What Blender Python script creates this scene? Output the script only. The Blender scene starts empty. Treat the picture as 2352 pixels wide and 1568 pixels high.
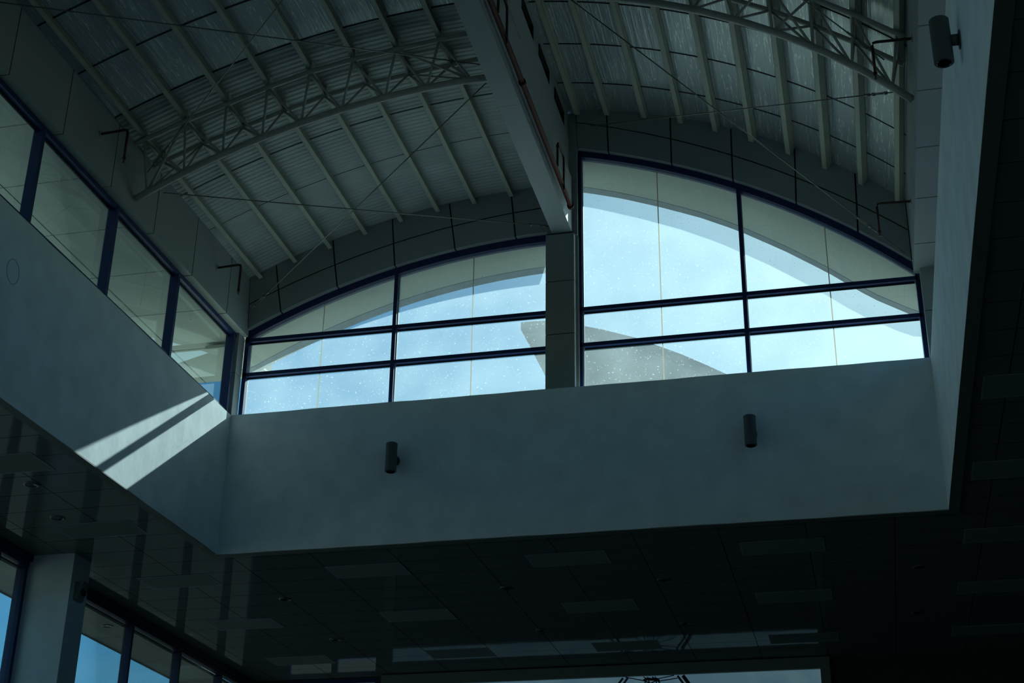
import bpy, math, random
from mathutils import Vector, Matrix
random.seed(7)
sc = bpy.context.scene
COL = sc.collection
PI = math.pi
H = 1.6                       # eye height: every z below is written relative to the eye

# ------------------------------------------------------------------ camera
cam_d = bpy.data.cameras.new('camera'); cam = bpy.data.objects.new('camera', cam_d); COL.objects.link(cam)
yaw, pitch, roll = 0.237401, 0.443469, -0.013435
Rz = Matrix.Rotation(yaw, 3, 'Z'); Rx = Matrix.Rotation(pitch, 3, 'X'); Ry = Matrix.Rotation(roll, 3, 'Y')
R = Rz @ Rx @ Ry
right, fwd, up = R.col[0], R.col[1], R.col[2]
M = Matrix((( right.x, up.x, -fwd.x, 0), (right.y, up.y, -fwd.y, 0), (right.z, up.z, -fwd.z, H), (0, 0, 0, 1)))
cam.matrix_world = M
cam_d.sensor_fit = 'HORIZONTAL'; cam_d.sensor_width = 36; cam_d.lens = 3408.57*36/2352
cam_d.clip_start = 0.1; cam_d.clip_end = 500
sc.camera = cam

# ------------------------------------------------------------------ view, sky, sun
sc.view_settings.view_transform = 'Standard'; sc.view_settings.look = 'None'
sc.view_settings.exposure = 0.0; sc.view_settings.gamma = 1.0; sc.view_settings.use_curve_mapping = False
SUN_DIR = Vector((-0.25, -1.0, -0.762)).normalized()      # the way the light travels
w = bpy.data.worlds.new('world'); sc.world = w; w.use_nodes = True
nt = w.node_tree; nt.nodes.clear()
out = nt.nodes.new('ShaderNodeOutputWorld'); bg = nt.nodes.new('ShaderNodeBackground')
sky = nt.nodes.new('ShaderNodeTexSky'); sky.sky_type = 'NISHITA'; sky.sun_disc = False
sky.sun_elevation = math.asin(-SUN_DIR.z); sky.sun_rotation = math.atan2(-SUN_DIR.x, -SUN_DIR.y)
sky.air_density = 1.0; sky.dust_density = 0.3; sky.ozone_density = 1.0
tc = nt.nodes.new('ShaderNodeTexCoord'); mp = nt.nodes.new('ShaderNodeMapping')
mp.inputs['Scale'].default_value = (1.5, 1.5, 5.0)
nz = nt.nodes.new('ShaderNodeTexNoise'); nz.inputs['Scale'].default_value = 2.6; nz.inputs['Detail'].default_value = 6; nz.inputs['Roughness'].default_value = 0.6
cr = nt.nodes.new('ShaderNodeValToRGB'); cr.color_ramp.elements[0].position = 0.42; cr.color_ramp.elements[0].color = (0, 0, 0, 1)
cr.color_ramp.elements[1].position = 0.75; cr.color_ramp.elements[1].color = (0.16, 0.16, 0.16, 1)
mixc = nt.nodes.new('ShaderNodeMixRGB'); mixc.blend_type = 'MIX'; mixc.inputs['Color2'].default_value = (2.3, 2.4, 2.4, 1)
tint = nt.nodes.new('ShaderNodeMixRGB'); tint.blend_type = 'MULTIPLY'; tint.inputs['Fac'].default_value = 1; tint.inputs['Color2'].default_value = (0.150, 0.222, 0.226, 1)
nt.links.new(tc.outputs['Generated'], mp.inputs['Vector']); nt.links.new(mp.outputs['Vector'], nz.inputs['Vector'])
nt.links.new(nz.outputs['Fac'], cr.inputs['Fac']); nt.links.new(cr.outputs['Color'], mixc.inputs['Fac'])
gm = nt.nodes.new('ShaderNodeGamma'); gm.inputs['Gamma'].default_value = 0.45
hs = nt.nodes.new('ShaderNodeHueSaturation'); hs.inputs['Saturation'].default_value = 3.0
nt.links.new(sky.outputs['Color'], gm.inputs['Color']); nt.links.new(gm.outputs['Color'], hs.inputs['Color']); nt.links.new(hs.outputs['Color'], mixc.inputs['Color1']); nt.links.new(mixc.outputs['Color'], tint.inputs['Color1'])
# hazy glow of the sky around the sun
vd = nt.nodes.new('ShaderNodeVectorMath'); vd.operation = 'DOT_PRODUCT'; vd.inputs[1].default_value = -SUN_DIR
mxx = nt.nodes.new('ShaderNodeMath'); mxx.operation = 'MAXIMUM'; mxx.inputs[1].default_value = 0
pw = nt.nodes.new('ShaderNodeMath'); pw.operation = 'POWER'; pw.inputs[1].default_value = 12
gl_ = nt.nodes.new('ShaderNodeMixRGB'); gl_.blend_type = 'ADD'; gl_.inputs['Color2'].default_value = (0.58, 0.80, 0.68, 1)
nt.links.new(tc.outputs['Generated'], vd.inputs[0]); nt.links.new(vd.outputs['Value'], mxx.inputs[0]); nt.links.new(mxx.outputs[0], pw.inputs[0]); nt.links.new(pw.outputs[0], gl_.inputs['Fac'])
nt.links.new(tint.outputs['Color'], gl_.inputs['Color1']); nt.links.new(gl_.outputs['Color'], bg.inputs['Color']); bg.inputs['Strength'].default_value = 1.0
nt.links.new(bg.outputs['Background'], out.inputs['Surface'])
sun_d = bpy.data.lights.new('sun', 'SUN'); sun = bpy.data.objects.new('sun', sun_d); COL.objects.link(sun)
sun_d.energy = 7.6; sun_d.angle = math.radians(0.53); sun_d.color = (0.76, 1.0, 0.98)
sun.rotation_euler = SUN_DIR.to_track_quat('-Z', 'Y').to_euler(); sun.location = (6, 40, 40)

# ------------------------------------------------------------------ materials
def mat(name, col, rough=0.6, metal=0.0, spec=0.5, noise=0.0, nscale=3.0, stretch=(1, 1, 1), bump=0.0, bscale=20.0, bstretch=(1, 1, 1), coat=0.0):
    m = bpy.data.materials.new(name); m.use_nodes = True; t = m.node_tree; b = t.nodes['Principled BSDF']
    b.inputs['Base Color'].default_value = (*col, 1); b.inputs['Roughness'].default_value = rough
    b.inputs['Metallic'].default_value = metal; b.inputs['Specular IOR Level'].default_value = spec
    b.inputs['Coat Weight'].default_value = coat; b.inputs['Coat Roughness'].default_value = 0.05
    if noise or bump:
        c = t.nodes.new('ShaderNodeTexCoord')
    if noise:
        p = t.nodes.new('ShaderNodeMapping'); p.inputs['Scale'].default_value = stretch
        n = t.nodes.new('ShaderNodeTexNoise'); n.inputs['Scale'].default_value = nscale; n.inputs['Detail'].default_value = 5
        r = t.nodes.new('ShaderNodeMapRange'); r.inputs['From Min'].default_value = 0.3; r.inputs['From Max'].default_value = 0.7
        r.inputs['To Min'].default_value = 1 - noise; r.inputs['To Max'].default_value = 1 + noise
        x = t.nodes.new('ShaderNodeMixRGB'); x.blend_type = 'MULTIPLY'; x.inputs['Fac'].default_value = 1; x.inputs['Color1'].default_value = (*col, 1)
        t.links.new(c.outputs['Object'], p.inputs['Vector']); t.links.new(p.outputs['Vector'], n.inputs['Vector'])
        t.links.new(n.outputs['Fac'], r.inputs['Value']); t.links.new(r.outputs['Result'], x.inputs['Color2']); t.links.new(x.outputs['Color'], b.inputs['Base Color'])
    if bump:
        p = t.nodes.new('ShaderNodeMapping'); p.inputs['Scale'].default_value = bstretch
        n = t.nodes.new('ShaderNodeTexNoise'); n.inputs['Scale'].default_value = bscale; n.inputs['Detail'].default_value = 4
        k = t.nodes.new('ShaderNodeBump'); k.inputs['Strength'].default_value = bump; k.inputs['Distance'].default_value = 0.02
        t.links.new(c.outputs['Object'], p.inputs['Vector']); t.links.new(p.outputs['Vector'], n.inputs['Vector'])
        t.links.new(n.outputs['Fac'], k.inputs['Height']); t.links.new(k.outputs['Normal'], b.inputs['Normal'])
    return m

PLASTER = mat('white_plaster', (0.86, 0.92, 0.95), 0.75, noise=0.08, nscale=2.3, bump=0.5, bscale=2.2, bstretch=(1, 1, 0.6))
PANEL = mat('grey_cladding_panel', (0.33, 0.36, 0.365), 0.42, noise=0.03, nscale=1.0, spec=0.4)
JOINT = mat('black_joint', (0.006, 0.007, 0.007), 0.8)
NAVY = mat('navy_frame_paint', (0.010, 0.028, 0.12), 0.45, spec=0.4)
BEAD = mat('silicone_bead', (0.62, 0.62, 0.6), 0.5)
STEEL = mat('grey_steel_paint', (0.46, 0.45, 0.40), 0.5, noise=0.05, nscale=8)
PURL = mat('cream_purlin_paint', (0.40, 0.42, 0.33), 0.5, noise=0.05, nscale=6)
SHEET = mat('galvanised_roof_sheet', (0.37, 0.40, 0.38), 0.5, metal=0.1, noise=0.12, nscale=1.5, stretch=(1, 2, 1))
RED = mat('red_pipe_paint', (0.075, 0.017, 0.013), 0.65, spec=0.2)
DKRED = mat('dark_pipe_paint', (0.05, 0.014, 0.012), 0.5)
LAMP = mat('charcoal_lamp_metal', (0.10, 0.108, 0.105), 0.5)
LENS = mat('lamp_glass', (0.02, 0.02, 0.02), 0.1)
WIRE = mat('steel_wire', (0.22, 0.22, 0.20), 0.4, metal=0.5)
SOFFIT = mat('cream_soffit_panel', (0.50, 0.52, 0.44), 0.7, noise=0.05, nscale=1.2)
LIP = mat('grey_gutter_lip', (0.30, 0.33, 0.34), 0.6, noise=0.12, nscale=5)
CONC = mat('pale_concrete', (0.30, 0.30, 0.28), 0.9, noise=0.1, nscale=0.8)
PAVE = mat('ground_paving', (0.03, 0.032, 0.03), 0.9, spec=0.15, noise=0.15, nscale=0.3)
WHITER = mat('pale_bounce_roof', (0.55, 0.54, 0.46), 0.9, noise=0.05)
DKROOF = mat('dark_bounce_roof', (0.12, 0.12, 0.11), 0.9)
LAP = mat('sheet_lap', (0.16, 0.17, 0.16), 0.6)
PALE = mat('pale_paving', (0.20, 0.20, 0.17), 0.9, noise=0.5, nscale=0.25, stretch=(1, 0.25, 1))
FLOOR = mat('floor_tile', (0.34, 0.34, 0.32), 0.55, noise=0.06, nscale=1.5)
DARK = mat('dark_void', (0.01, 0.011, 0.011), 0.9)
DIFF = mat('frosted_light_cover', (0.24, 0.26, 0.23), 0.8, spec=0.2)
CHROME = mat('downlight_ring', (0.16, 0.16, 0.16), 0.35, metal=0.5)
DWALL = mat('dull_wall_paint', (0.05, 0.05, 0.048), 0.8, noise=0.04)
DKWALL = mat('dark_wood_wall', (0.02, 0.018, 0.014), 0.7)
FRAMEP = mat('billboard_frame', (0.20, 0.24, 0.22), 0.6)
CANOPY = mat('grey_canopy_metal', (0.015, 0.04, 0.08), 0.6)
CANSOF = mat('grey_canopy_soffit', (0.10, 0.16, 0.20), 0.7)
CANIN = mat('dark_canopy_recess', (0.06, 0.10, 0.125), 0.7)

def foil_mat():
    m = bpy.data.materials.new('wrinkled_foil'); m.use_nodes = True; t = m.node_tree; b = t.nodes['Principled BSDF']
    b.inputs['Base Color'].default_value = (0.42, 0.46, 0.46, 1); b.inputs['Metallic'].default_value = 0.55; b.inputs['Roughness'].default_value = 0.36
    c = t.nodes.new('ShaderNodeTexCoord'); p = t.nodes.new('ShaderNodeMapping'); p.inputs['Scale'].default_value = (22, 0.75, 15)
    n = t.nodes.new('ShaderNodeTexNoise'); n.inputs['Scale'].default_value = 1.0; n.inputs['Detail'].default_value = 3; n.inputs['Distortion'].default_value = 0.25
    k = t.nodes.new('ShaderNodeBump'); k.inputs['Strength'].default_value = 0.5; k.inputs['Distance'].default_value = 0.02
    # thin glints painted into the colour along the lengthwise creases
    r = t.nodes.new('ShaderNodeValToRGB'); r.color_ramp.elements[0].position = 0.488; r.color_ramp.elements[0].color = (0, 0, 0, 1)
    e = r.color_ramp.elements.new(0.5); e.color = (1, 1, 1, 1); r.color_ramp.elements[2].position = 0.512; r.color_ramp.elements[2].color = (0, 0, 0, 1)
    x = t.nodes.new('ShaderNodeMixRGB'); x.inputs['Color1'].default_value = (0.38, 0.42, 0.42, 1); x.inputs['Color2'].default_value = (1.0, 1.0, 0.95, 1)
    mu = t.nodes.new('ShaderNodeMath'); mu.operation = 'MULTIPLY'; mu.inputs[1].default_value = 1.0
    t.links.new(c.outputs['Object'], p.inputs['Vector']); t.links.new(p.outputs['Vector'], n.inputs['Vector'])
    t.links.new(n.outputs['Fac'], k.inputs['Height']); t.links.new(k.outputs['Normal'], b.inputs['Normal'])
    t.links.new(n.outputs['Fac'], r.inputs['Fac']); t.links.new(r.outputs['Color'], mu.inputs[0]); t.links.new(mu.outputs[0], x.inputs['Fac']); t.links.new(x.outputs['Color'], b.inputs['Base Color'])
    return m
FOIL = foil_mat()

def glass_mat(name, dust, tintc, speck=True):
    m = bpy.data.materials.new(name); m.use_nodes = True; t = m.node_tree; t.nodes.clear()
    o = t.nodes.new('ShaderNodeOutputMaterial')
    tr = t.nodes.new('ShaderNodeBsdfTransparent'); tr.inputs['Color'].default_value = (*tintc, 1)
    tl = t.nodes.new('ShaderNodeBsdfTranslucent'); tl.inputs['Color'].default_value = (0.88, 0.93, 0.94, 1)
    gl = t.nodes.new('ShaderNodeBsdfGlossy'); gl.inputs['Roughness'].default_value = 0.0; gl.inputs['Color'].default_value = (0.9, 0.95, 0.95, 1)
    fr = t.nodes.new('ShaderNodeLayerWeight'); fr.inputs['Blend'].default_value = 0.12
    fm = t.nodes.new('ShaderNodeMath'); fm.operation = 'MULTIPLY_ADD'; fm.inputs[1].default_value = 0.55; fm.inputs[2].default_value = 0.03
    c = t.nodes.new('ShaderNodeTexCoord'); n = t.nodes.new('ShaderNodeTexNoise'); n.inputs['Scale'].default_value = 1.4; n.inputs['Detail'].default_value = 8; n.inputs['Roughness'].default_value = 0.45
    r = t.nodes.new('ShaderNodeMapRange'); r.inputs['From Min'].default_value = 0.3; r.inputs['From Max'].default_value = 0.75
    r.inputs['To Min'].default_value = dust*0.75; r.inputs['To Max'].default_value = dust*1.35
    v = t.nodes.new('ShaderNodeTexNoise'); v.inputs['Scale'].default_value = 34; v.inputs['Detail'].default_value = 1
    vr = t.nodes.new('ShaderNodeMapRange'); vr.inputs['From Min'].default_value = 0.68; vr.inputs['From Max'].default_value = 0.73; vr.inputs['To Max'].default_value = dust*1.6 if speck else 0
    ad = t.nodes.new('ShaderNodeMath'); ad.operation = 'ADD'
    m1 = t.nodes.new('ShaderNodeMixShader'); m2 = t.nodes.new('ShaderNodeMixShader')
    L = t.links.new
    L(c.outputs['Object'], n.inputs['Vector']); L(c.outputs['Object'], v.inputs['Vector']); L(n.outputs['Fac'], r.inputs['Value']); L(v.outputs['Fac'], vr.inputs['Value'])
    L(r.outputs['Result'], ad.inputs[0]); L(vr.outputs['Result'], ad.inputs[1]); L(ad.outputs[0], m1.inputs['Fac'])
    L(tr.outputs[0], m1.inputs[1]); L(tl.outputs[0], m1.inputs[2])
    L(fr.outputs['Fresnel'], fm.inputs[0]); L(fm.outputs[0], m2.inputs['Fac']); L(m1.outputs[0], m2.inputs[1]); L(gl.outputs[0], m2.inputs[2]); L(m2.outputs[0], o.inputs['Surface'])
    return m
def silicone_mat():
    m = bpy.data.materials.new('pale_silicone'); m.use_nodes = True; t = m.node_tree; t.nodes.clear()
    o = t.nodes.new('ShaderNodeOutputMaterial'); d = t.nodes.new('ShaderNodeBsdfDiffuse'); tl = t.nodes.new('ShaderNodeBsdfTranslucent'); x = t.nodes.new('ShaderNodeMixShader')
    d.inputs['Color'].default_value = (0.4, 0.38, 0.33, 1); tl.inputs['Color'].default_value = (0.42, 0.36, 0.27, 1); x.inputs['Fac'].default_value = 0.6
    t.links.new(d.outputs[0], x.inputs[1]); t.links.new(tl.outputs[0], x.inputs[2]); t.links.new(x.outputs[0], o.inputs['Surface']); return m
SILI = silicone_mat()
GLASS = glass_mat('dusty_window_glass', 0.10, (0.97, 0.99, 0.99))
GLASS_L = glass_mat('clear_window_glass', 0.010, (0.97, 0.99, 0.995), speck=False)

def ceil_mat():
    m = bpy.data.materials.new('glossy_ceiling_tile'); m.use_nodes = True; t = m.node_tree; b = t.nodes['Principled BSDF']
    c = t.nodes.new('ShaderNodeTexCoord'); s = t.nodes.new('ShaderNodeSeparateXYZ'); t.links.new(c.outputs['Object'], s.inputs['Vector'])
    def line(sock, origin, pitch, width):
        a = t.nodes.new('ShaderNodeMath'); a.operation = 'SUBTRACT'; a.inputs[1].default_value = origin - 100*pitch
        d = t.nodes.new('ShaderNodeMath'); d.operation = 'MODULO'; d.inputs[1].default_value = pitch
        e = t.nodes.new('ShaderNodeMath'); e.operation = 'LESS_THAN'; e.inputs[1].default_value = width
        t.links.new(s.outputs[sock], a.inputs[0]); t.links.new(a.outputs[0], d.inputs[0]); t.links.new(d.outputs[0], e.inputs[0]); return e
    lx = line('X', -7.84, 1.2, 0.012); ly = line('Y', 20.49, 0.64, 0.012)
    mx = t.nodes.new('ShaderNodeMath'); mx.operation = 'MAXIMUM'; t.links.new(lx.outputs[0], mx.inputs[0]); t.links.new(ly.outputs[0], mx.inputs[1])
    x = t.nodes.new('ShaderNodeMixRGB'); x.inputs['Color1'].default_value = (0.17, 0.18, 0.165, 1); x.inputs['Color2'].default_value = (0.012, 0.012, 0.012, 1)
    t.links.new(mx.outputs[0], x.inputs['Fac']); t.links.new(x.outputs['Color'], b.inputs['Base Color'])
    ro = t.nodes.new('ShaderNodeMapRange'); ro.inputs['To Min'].default_value = 0.07; ro.inputs['To Max'].default_value = 0.8
    t.links.new(mx.outputs[0], ro.inputs['Value']); t.links.new(ro.outputs['Result'], b.inputs['Roughness'])
    n = t.nodes.new('ShaderNodeTexNoise'); n.inputs['Scale'].default_value = 1.1; k = t.nodes.new('ShaderNodeBump'); k.inputs['Strength'].default_value = 0.06; k.inputs['Distance'].default_value = 0.05
    t.links.new(c.outputs['Object'], n.inputs['Vector']); t.links.new(n.outputs['Fac'], k.inputs['Height']); t.links.new(k.outputs['Normal'], b.inputs['Normal'])
    b.inputs['Specular IOR Level'].default_value = 0.0; b.inputs['Roughness'].default_value = 0.9
    for l in list(t.links):
        if l.to_socket == b.inputs['Roughness']: t.links.remove(l)
    go = t.nodes.new('ShaderNodeBsdfGlossy'); go.inputs['Color'].default_value = (0.95, 1, 0.97, 1); go.inputs['Roughness'].default_value = 0.06
    t.links.new(k.outputs['Normal'], go.inputs['Normal'])
    fa = t.nodes.new('ShaderNodeMath'); fa.operation = 'MULTIPLY_ADD'; fa.inputs[1].default_value = -0.13; fa.inputs[2].default_value = 0.14
    t.links.new(mx.outputs[0], fa.inputs[0])
    ms = t.nodes.new('ShaderNodeMixShader'); t.links.new(fa.outputs[0], ms.inputs['Fac']); t.links.new(b.outputs[0], ms.inputs[1]); t.links.new(go.outputs[0], ms.inputs[2])
    t.links.new(ms.outputs[0], t.nodes['Material Output'].inputs['Surface'])
    return m
CEIL = ceil_mat()

# ------------------------------------------------------------------ mesh helpers
class MB:
    def __init__(self): self.v = []; self.f = []; self.mi = []; self.sm = []; self.cur = 0
    def vert(self, p): self.v.append((p[0], p[1], p[2] + H)); return len(self.v) - 1
    def face(self, idx, smooth=False): self.f.append(tuple(idx)); self.mi.append(self.cur); self.sm.append(smooth)
    def hexa(self, P):                       # 8 corners, bottom ring then top ring
        i = [self.vert(p) for p in P]
        for q in ((3, 2, 1, 0), (4, 5, 6, 7), (0, 1, 5, 4), (1, 2, 6, 5), (2, 3, 7, 6), (3, 0, 4, 7)): self.face([i[k] for k in q])
        return self
    def box(self, x0, x1, y0, y1, z0, z1):
        return self.hexa([(x0, y0, z0), (x1, y0, z0), (x1, y1, z0), (x0, y1, z0), (x0, y0, z1), (x1, y0, z1), (x1, y1, z1), (x0, y1, z1)])
    def tube(self, pts, r, n=10, cap=True):
        pts = [Vector(p) for p in pts]; rings = []
        for k, p in enumerate(pts):
            d = ((pts[min(k+1, len(pts)-1)] - pts[max(k-1, 0)])).normalized()
            a = Vector((0, 0, 1)) if abs(d.z) < 0.9 else Vector((1, 0, 0))
            u = d.cross(a).normalized(); vv = d.cross(u).normalized()
            rr = r[k] if isinstance(r, (list, tuple)) else r
            rings.append([self.vert(p + (u*math.cos(2*PI*j/n) + vv*math.sin(2*PI*j/n))*rr) for j in range(n)])
        for a, b in zip(rings, rings[1:]):
            for j in range(n): self.face((a[j], a[(j+1) % n], b[(j+1) % n], b[j]), True)
        if cap: self.face(rings[0][::-1]); self.face(rings[-1])
        return self
    def lathe(self, c, prof, axis=2, n=24):   # prof: (r, h) list along the axis
        rings = []
        for r, h in prof:
            ring = []
            for j in range(n):
                a = 2*PI*j/n; p = [0, 0, 0]; o = [(axis+1) % 3, (axis+2) % 3]
                p[axis] = h; p[o[0]] = r*math.cos(a); p[o[1]] = r*math.sin(a)
                ring.append(self.vert((c[0]+p[0], c[1]+p[1], c[2]+p[2])))
            rings.append(ring)
        for a, b in zip(rings, rings[1:]):
            for j in range(n): self.face((a[j], a[(j+1) % n], b[(j+1) % n], b[j]), False)
        self.face(rings[0][::-1]); self.face(rings[-1]); return self
    def slab(self, lo, hi):                   # two lists of points (lo, hi) of equal length with the same count: closed strip of quads A,B,C,D per station
        n = len(lo[0]); rings = []
        return self
    def loft(self, rings, closed=True, cap=True):
        ids = [[self.vert(p) for p in r] for r in rings]; n = len(ids[0])
        for a, b in zip(ids, ids[1:]):
            for j in range(n if closed else n-1): self.face((a[j], a[(j+1) % n], b[(j+1) % n], b[j]))
        if cap and closed: self.face(ids[0][::-1]); self.face(ids[-1])
        return self
    def build(self, name, mats, parent=None):
        me = bpy.data.meshes.new(name)
        off = parent_base(parent)
        me.from_pydata([(a-off[0], b-off[1], c-off[2]) for a, b, c in self.v], [], self.f)
        for m in (mats if isinstance(mats, (list, tuple)) else [mats]): me.materials.append(m)
        for p, i, s in zip(me.polygons, self.mi, self.sm): p.material_index = i; p.use_smooth = s
        import bmesh
        bm = bmesh.new(); bm.from_mesh(me); bmesh.ops.recalc_face_normals(bm, faces=bm.faces); bm.to_mesh(me); bm.free()
        o = bpy.data.objects.new(name, me); COL.objects.link(o)
        if parent: o.parent = parent
        return o
BASE = {}
def parent_base(p):
    return BASE.get(p.name, (0, 0, 0)) if p else (0, 0, 0)
def tag(o, label=None, cat=None, group=None, kind=None):
    if label: o['label'] = label
    if cat: o['category'] = cat
    if group: o['group'] = group
    if kind: o['kind'] = kind
    return o
def thing(name, base, label, cat, group=None, kind=None):
    o = bpy.data.objects.new(name, None); COL.objects.link(o); o.empty_display_size = 0.1
    o.location = (base[0], base[1], base[2] + H); BASE[o.name] = (base[0], base[1], base[2] + H)
    return tag(o, label, cat, group, kind)
def copy_thing(root, delta, label):
    r = root.copy(); COL.objects.link(r); r.location = root.location + Vector(delta); r['label'] = label
    for ch in root.children:
        c = ch.copy(); COL.objects.link(c); c.parent = r
        for g in ch.children:
            d = g.copy(); COL.objects.link(d); d.parent = c
    return r
def struct(mb, name, mats, label=None, cat=None):
    return tag(mb.build(name, mats), label, cat, kind='structure')

# ------------------------------------------------------------------ main dimensions
XL, XR = -9.19, 1.262          # inner faces of the upstand walls round the opening
YF = 19.6; YB = -4.0           # inner face of the front upstand, back end of the opening
ZB, ZT = 6.52, 8.75            # bottom and top of the upstands
ZC = 6.53                      # lower ceiling
YW, YG = 19.8, 19.88           # front window: frame face, glass
XFL, XFR, ZF = -9.11, 1.18, 10.165   # side fascias: inner face and bottom edge
def circ(cx, cz, r): return lambda x: cz + math.sqrt(r*r - (x-cx)**2)
GL = circ(-4.026, 0.019, 11.341); GR = circ(-6.568, 1.561, 11.631)       # glass heads
OL = circ(-4.026, 0.019, 11.455); OR = circ(-6.568, 1.561, 11.735)       # frame outer edges
ROOFL = circ(-4.141, 0.534, 11.714); ROOFR = circ(-5.062, 4.401, 9.309)
MIDL = circ(-3.674, -0.924, 12.825); MIDR = circ(-7.356, 0.513, 13.387)
LB = circ(-4.014, 0.698, 10.884); RB = circ(-4.689, 4.723, 8.181)        # truss bottom chords
BX0, BX1, BZ0, BZ1 = -4.13, -3.82, 11.37, 12.36                          # ridge beam
def lin(a, b, n): return [a + (b-a)*i/n for i in range(n+1)]

# ------------------------------------------------------------------ floor, ground, lower hall
struct(MB().box(-12, 12, -10, 27.7, -1.75, -1.6), 'floor', FLOOR, 'pale tiled floor of the hall', 'floor')
g = MB(); g.box(-26.6, 90, -60, 160, -2.0, -1.76); struct(g, 'ground', PAVE, 'dark asphalt outside the hall', 'ground')
g = MB(); g.box(-140, -26.6, -60, 160, -2.0, -1.75); struct(g, 'pavement', PALE, 'pale paving away from the hall', 'ground')
c = MB()
c.box(-12, XL-0.13, -10, 27.7, ZC, ZC+0.1); c.box(XR+0.13, 12, -10, 27.7, ZC, ZC+0.1)
c.box(XL-0.13, XR+0.13, YF+0.13, 27.7, ZC, ZC+0.1); c.box(XL-0.13, XR+0.13, -10, YB-0.13, ZC, ZC+0.1)
struct(c, 'ceiling', CEIL, 'dark glossy tiled lower ceiling around the opening', 'ceiling')

# upstand walls (white plaster) with a dull rim along their undersides
def wob(a, amp): return amp*(math.sin(a*2.1) + 0.6*math.sin(a*5.3+1) + 0.4*math.sin(a*9.7+2))
w_ = MB(); w_.loft([[(XL-0.125, y, ZB), (XL, y, ZB+wob(y, .004)), (XL, y, ZT+wob(y+3, .004)), (XL-0.3, y, ZT), (XL-0.3, y, 6.66), (XL-0.125, y, 6.66)] for y in lin(YB, YF, 60)])
struct(w_, 'wall_left', PLASTER, 'white plaster upstand wall on the left, crossed by a patch of sunlight', 'wall')
wl_ = bpy.data.objects['wall_left']
ring = MB(); ring.tube([(XL+0.001, 13.40+0.13*math.cos(a), 8.02+0.15*math.sin(a)) for a in lin(0, 2*PI, 28)], 0.005, 6, cap=False); ring.build('ring_mark', mat('faint_ring_stain', (0.55, 0.6, 0.6), 0.8), wl_)
w_ = MB(); w_.loft([[(x, YF, ZB+wob(x, .003)), (x, YF+0.125, ZB), (x, YF+0.125, 6.66), (x, YF+0.32, 6.66), (x, YF+0.32, ZT), (x, YF, ZT+wob(x+2, .003))] for x in lin(XL-0.125, XR+0.125, 60)])
struct(w_, 'wall_front', PLASTER, 'white plaster upstand wall under the arched windows', 'wall')
w_ = MB(); w_.loft([[(XR, y, ZB+wob(y, .006)), (XR+0.125, y, ZB), (XR+0.125, y, 6.66), (XR+0.55, y, 6.66), (XR+0.55, y, ZT), (XR, y, ZT+wob(y+1, .006))] for y in lin(YB, YF, 60)])
struct(w_, 'wall_right', PLASTER, 'narrow pale upstand wall on the right', 'wall')
struct(MB().box(XL-0.3, XR+0.3, YB-0.3, YB, ZB, 14), 'wall_back', PLASTER)
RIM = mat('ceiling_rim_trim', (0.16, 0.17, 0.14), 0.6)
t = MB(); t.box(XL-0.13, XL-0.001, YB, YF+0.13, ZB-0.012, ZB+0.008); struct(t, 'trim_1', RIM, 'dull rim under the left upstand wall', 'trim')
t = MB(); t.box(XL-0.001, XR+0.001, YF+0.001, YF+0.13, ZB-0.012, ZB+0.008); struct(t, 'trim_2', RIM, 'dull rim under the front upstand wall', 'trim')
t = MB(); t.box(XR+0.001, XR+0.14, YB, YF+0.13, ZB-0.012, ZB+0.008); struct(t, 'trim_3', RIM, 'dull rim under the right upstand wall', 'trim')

# lower roof slabs, out of view; tones set per side for bounce light
rs = MB(); rs.cur = 1; rs.box(-13.1, XL-0.31, -12, 28.4, 7.4, 8.6); rs.cur = 2; rs.box(XR+0.56, 13.1, -12, 28.4, 7.4, 7.7); rs.cur = 0; rs.box(XL-0.31, XR+0.31, YF+0.33, 28.4, 7.4, 7.7)
struct(rs, 'roof_terrace', [CONC, WHITER, DKROOF], 'flat lower roof outside the clerestory', 'roof')
# outer walls of the lower hall
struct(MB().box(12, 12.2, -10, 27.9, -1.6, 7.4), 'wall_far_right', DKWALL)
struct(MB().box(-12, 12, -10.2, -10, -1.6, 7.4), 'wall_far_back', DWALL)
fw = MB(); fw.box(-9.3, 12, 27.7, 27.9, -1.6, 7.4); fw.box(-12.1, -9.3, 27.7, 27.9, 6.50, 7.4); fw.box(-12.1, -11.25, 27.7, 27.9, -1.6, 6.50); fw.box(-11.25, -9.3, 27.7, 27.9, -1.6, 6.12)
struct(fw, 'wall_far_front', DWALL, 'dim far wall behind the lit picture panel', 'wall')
struct(MB().box(-12.2, -11.92, -10, 27.9, 6.43, 7.4), 'trim_4', NAVY, 'dark header over the lower left windows', 'trim')

# lower left windows
def win_bay(name, y0, y1, yms, label):
    root = thing(name, (-12.0, y0, -1.6), label, 'window', kind='structure')
    f = MB(); f.box(-12.08, -11.96, y0, y1, 6.35, 6.43); f.box(-12.08, -11.96, y0, y1, -1.6, -1.5); f.build('frame', NAVY, root)
    for ym in yms: MB().box(-12.12, -11.97, ym-0.035, ym+0.035, -1.5, 6.35).build('mullion', NAVY, root)
    MB().box(-12.06, -11.95, y0, y1, 1.4, 1.47).build('transom', NAVY, root)
    b = MB(); b.box(-12.07, -12.055, y0, y1, 6.305, 6.33); b.build('glazing_bead', JOINT, root)
    ys = [y0] + list(yms) + [y1]
    for a, b2 in zip(ys, ys[1:]):
        if b2-a < 0.2: continue
        MB().box(-12.035, -12.03, a+0.02, b2-0.02, -1.5, 6.36).build('pane', GLASS_L, root)
win_bay('window_4', -9.9, 19.12, [-8, -6.1, -4.2, -2.3, -0.4, 1.5, 3.4, 5.3, 7.2, 9.1, 11, 12.8, 14.65, 16.5, 18.33, 19.08], 'tall blue framed window left of the lower column')
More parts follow.
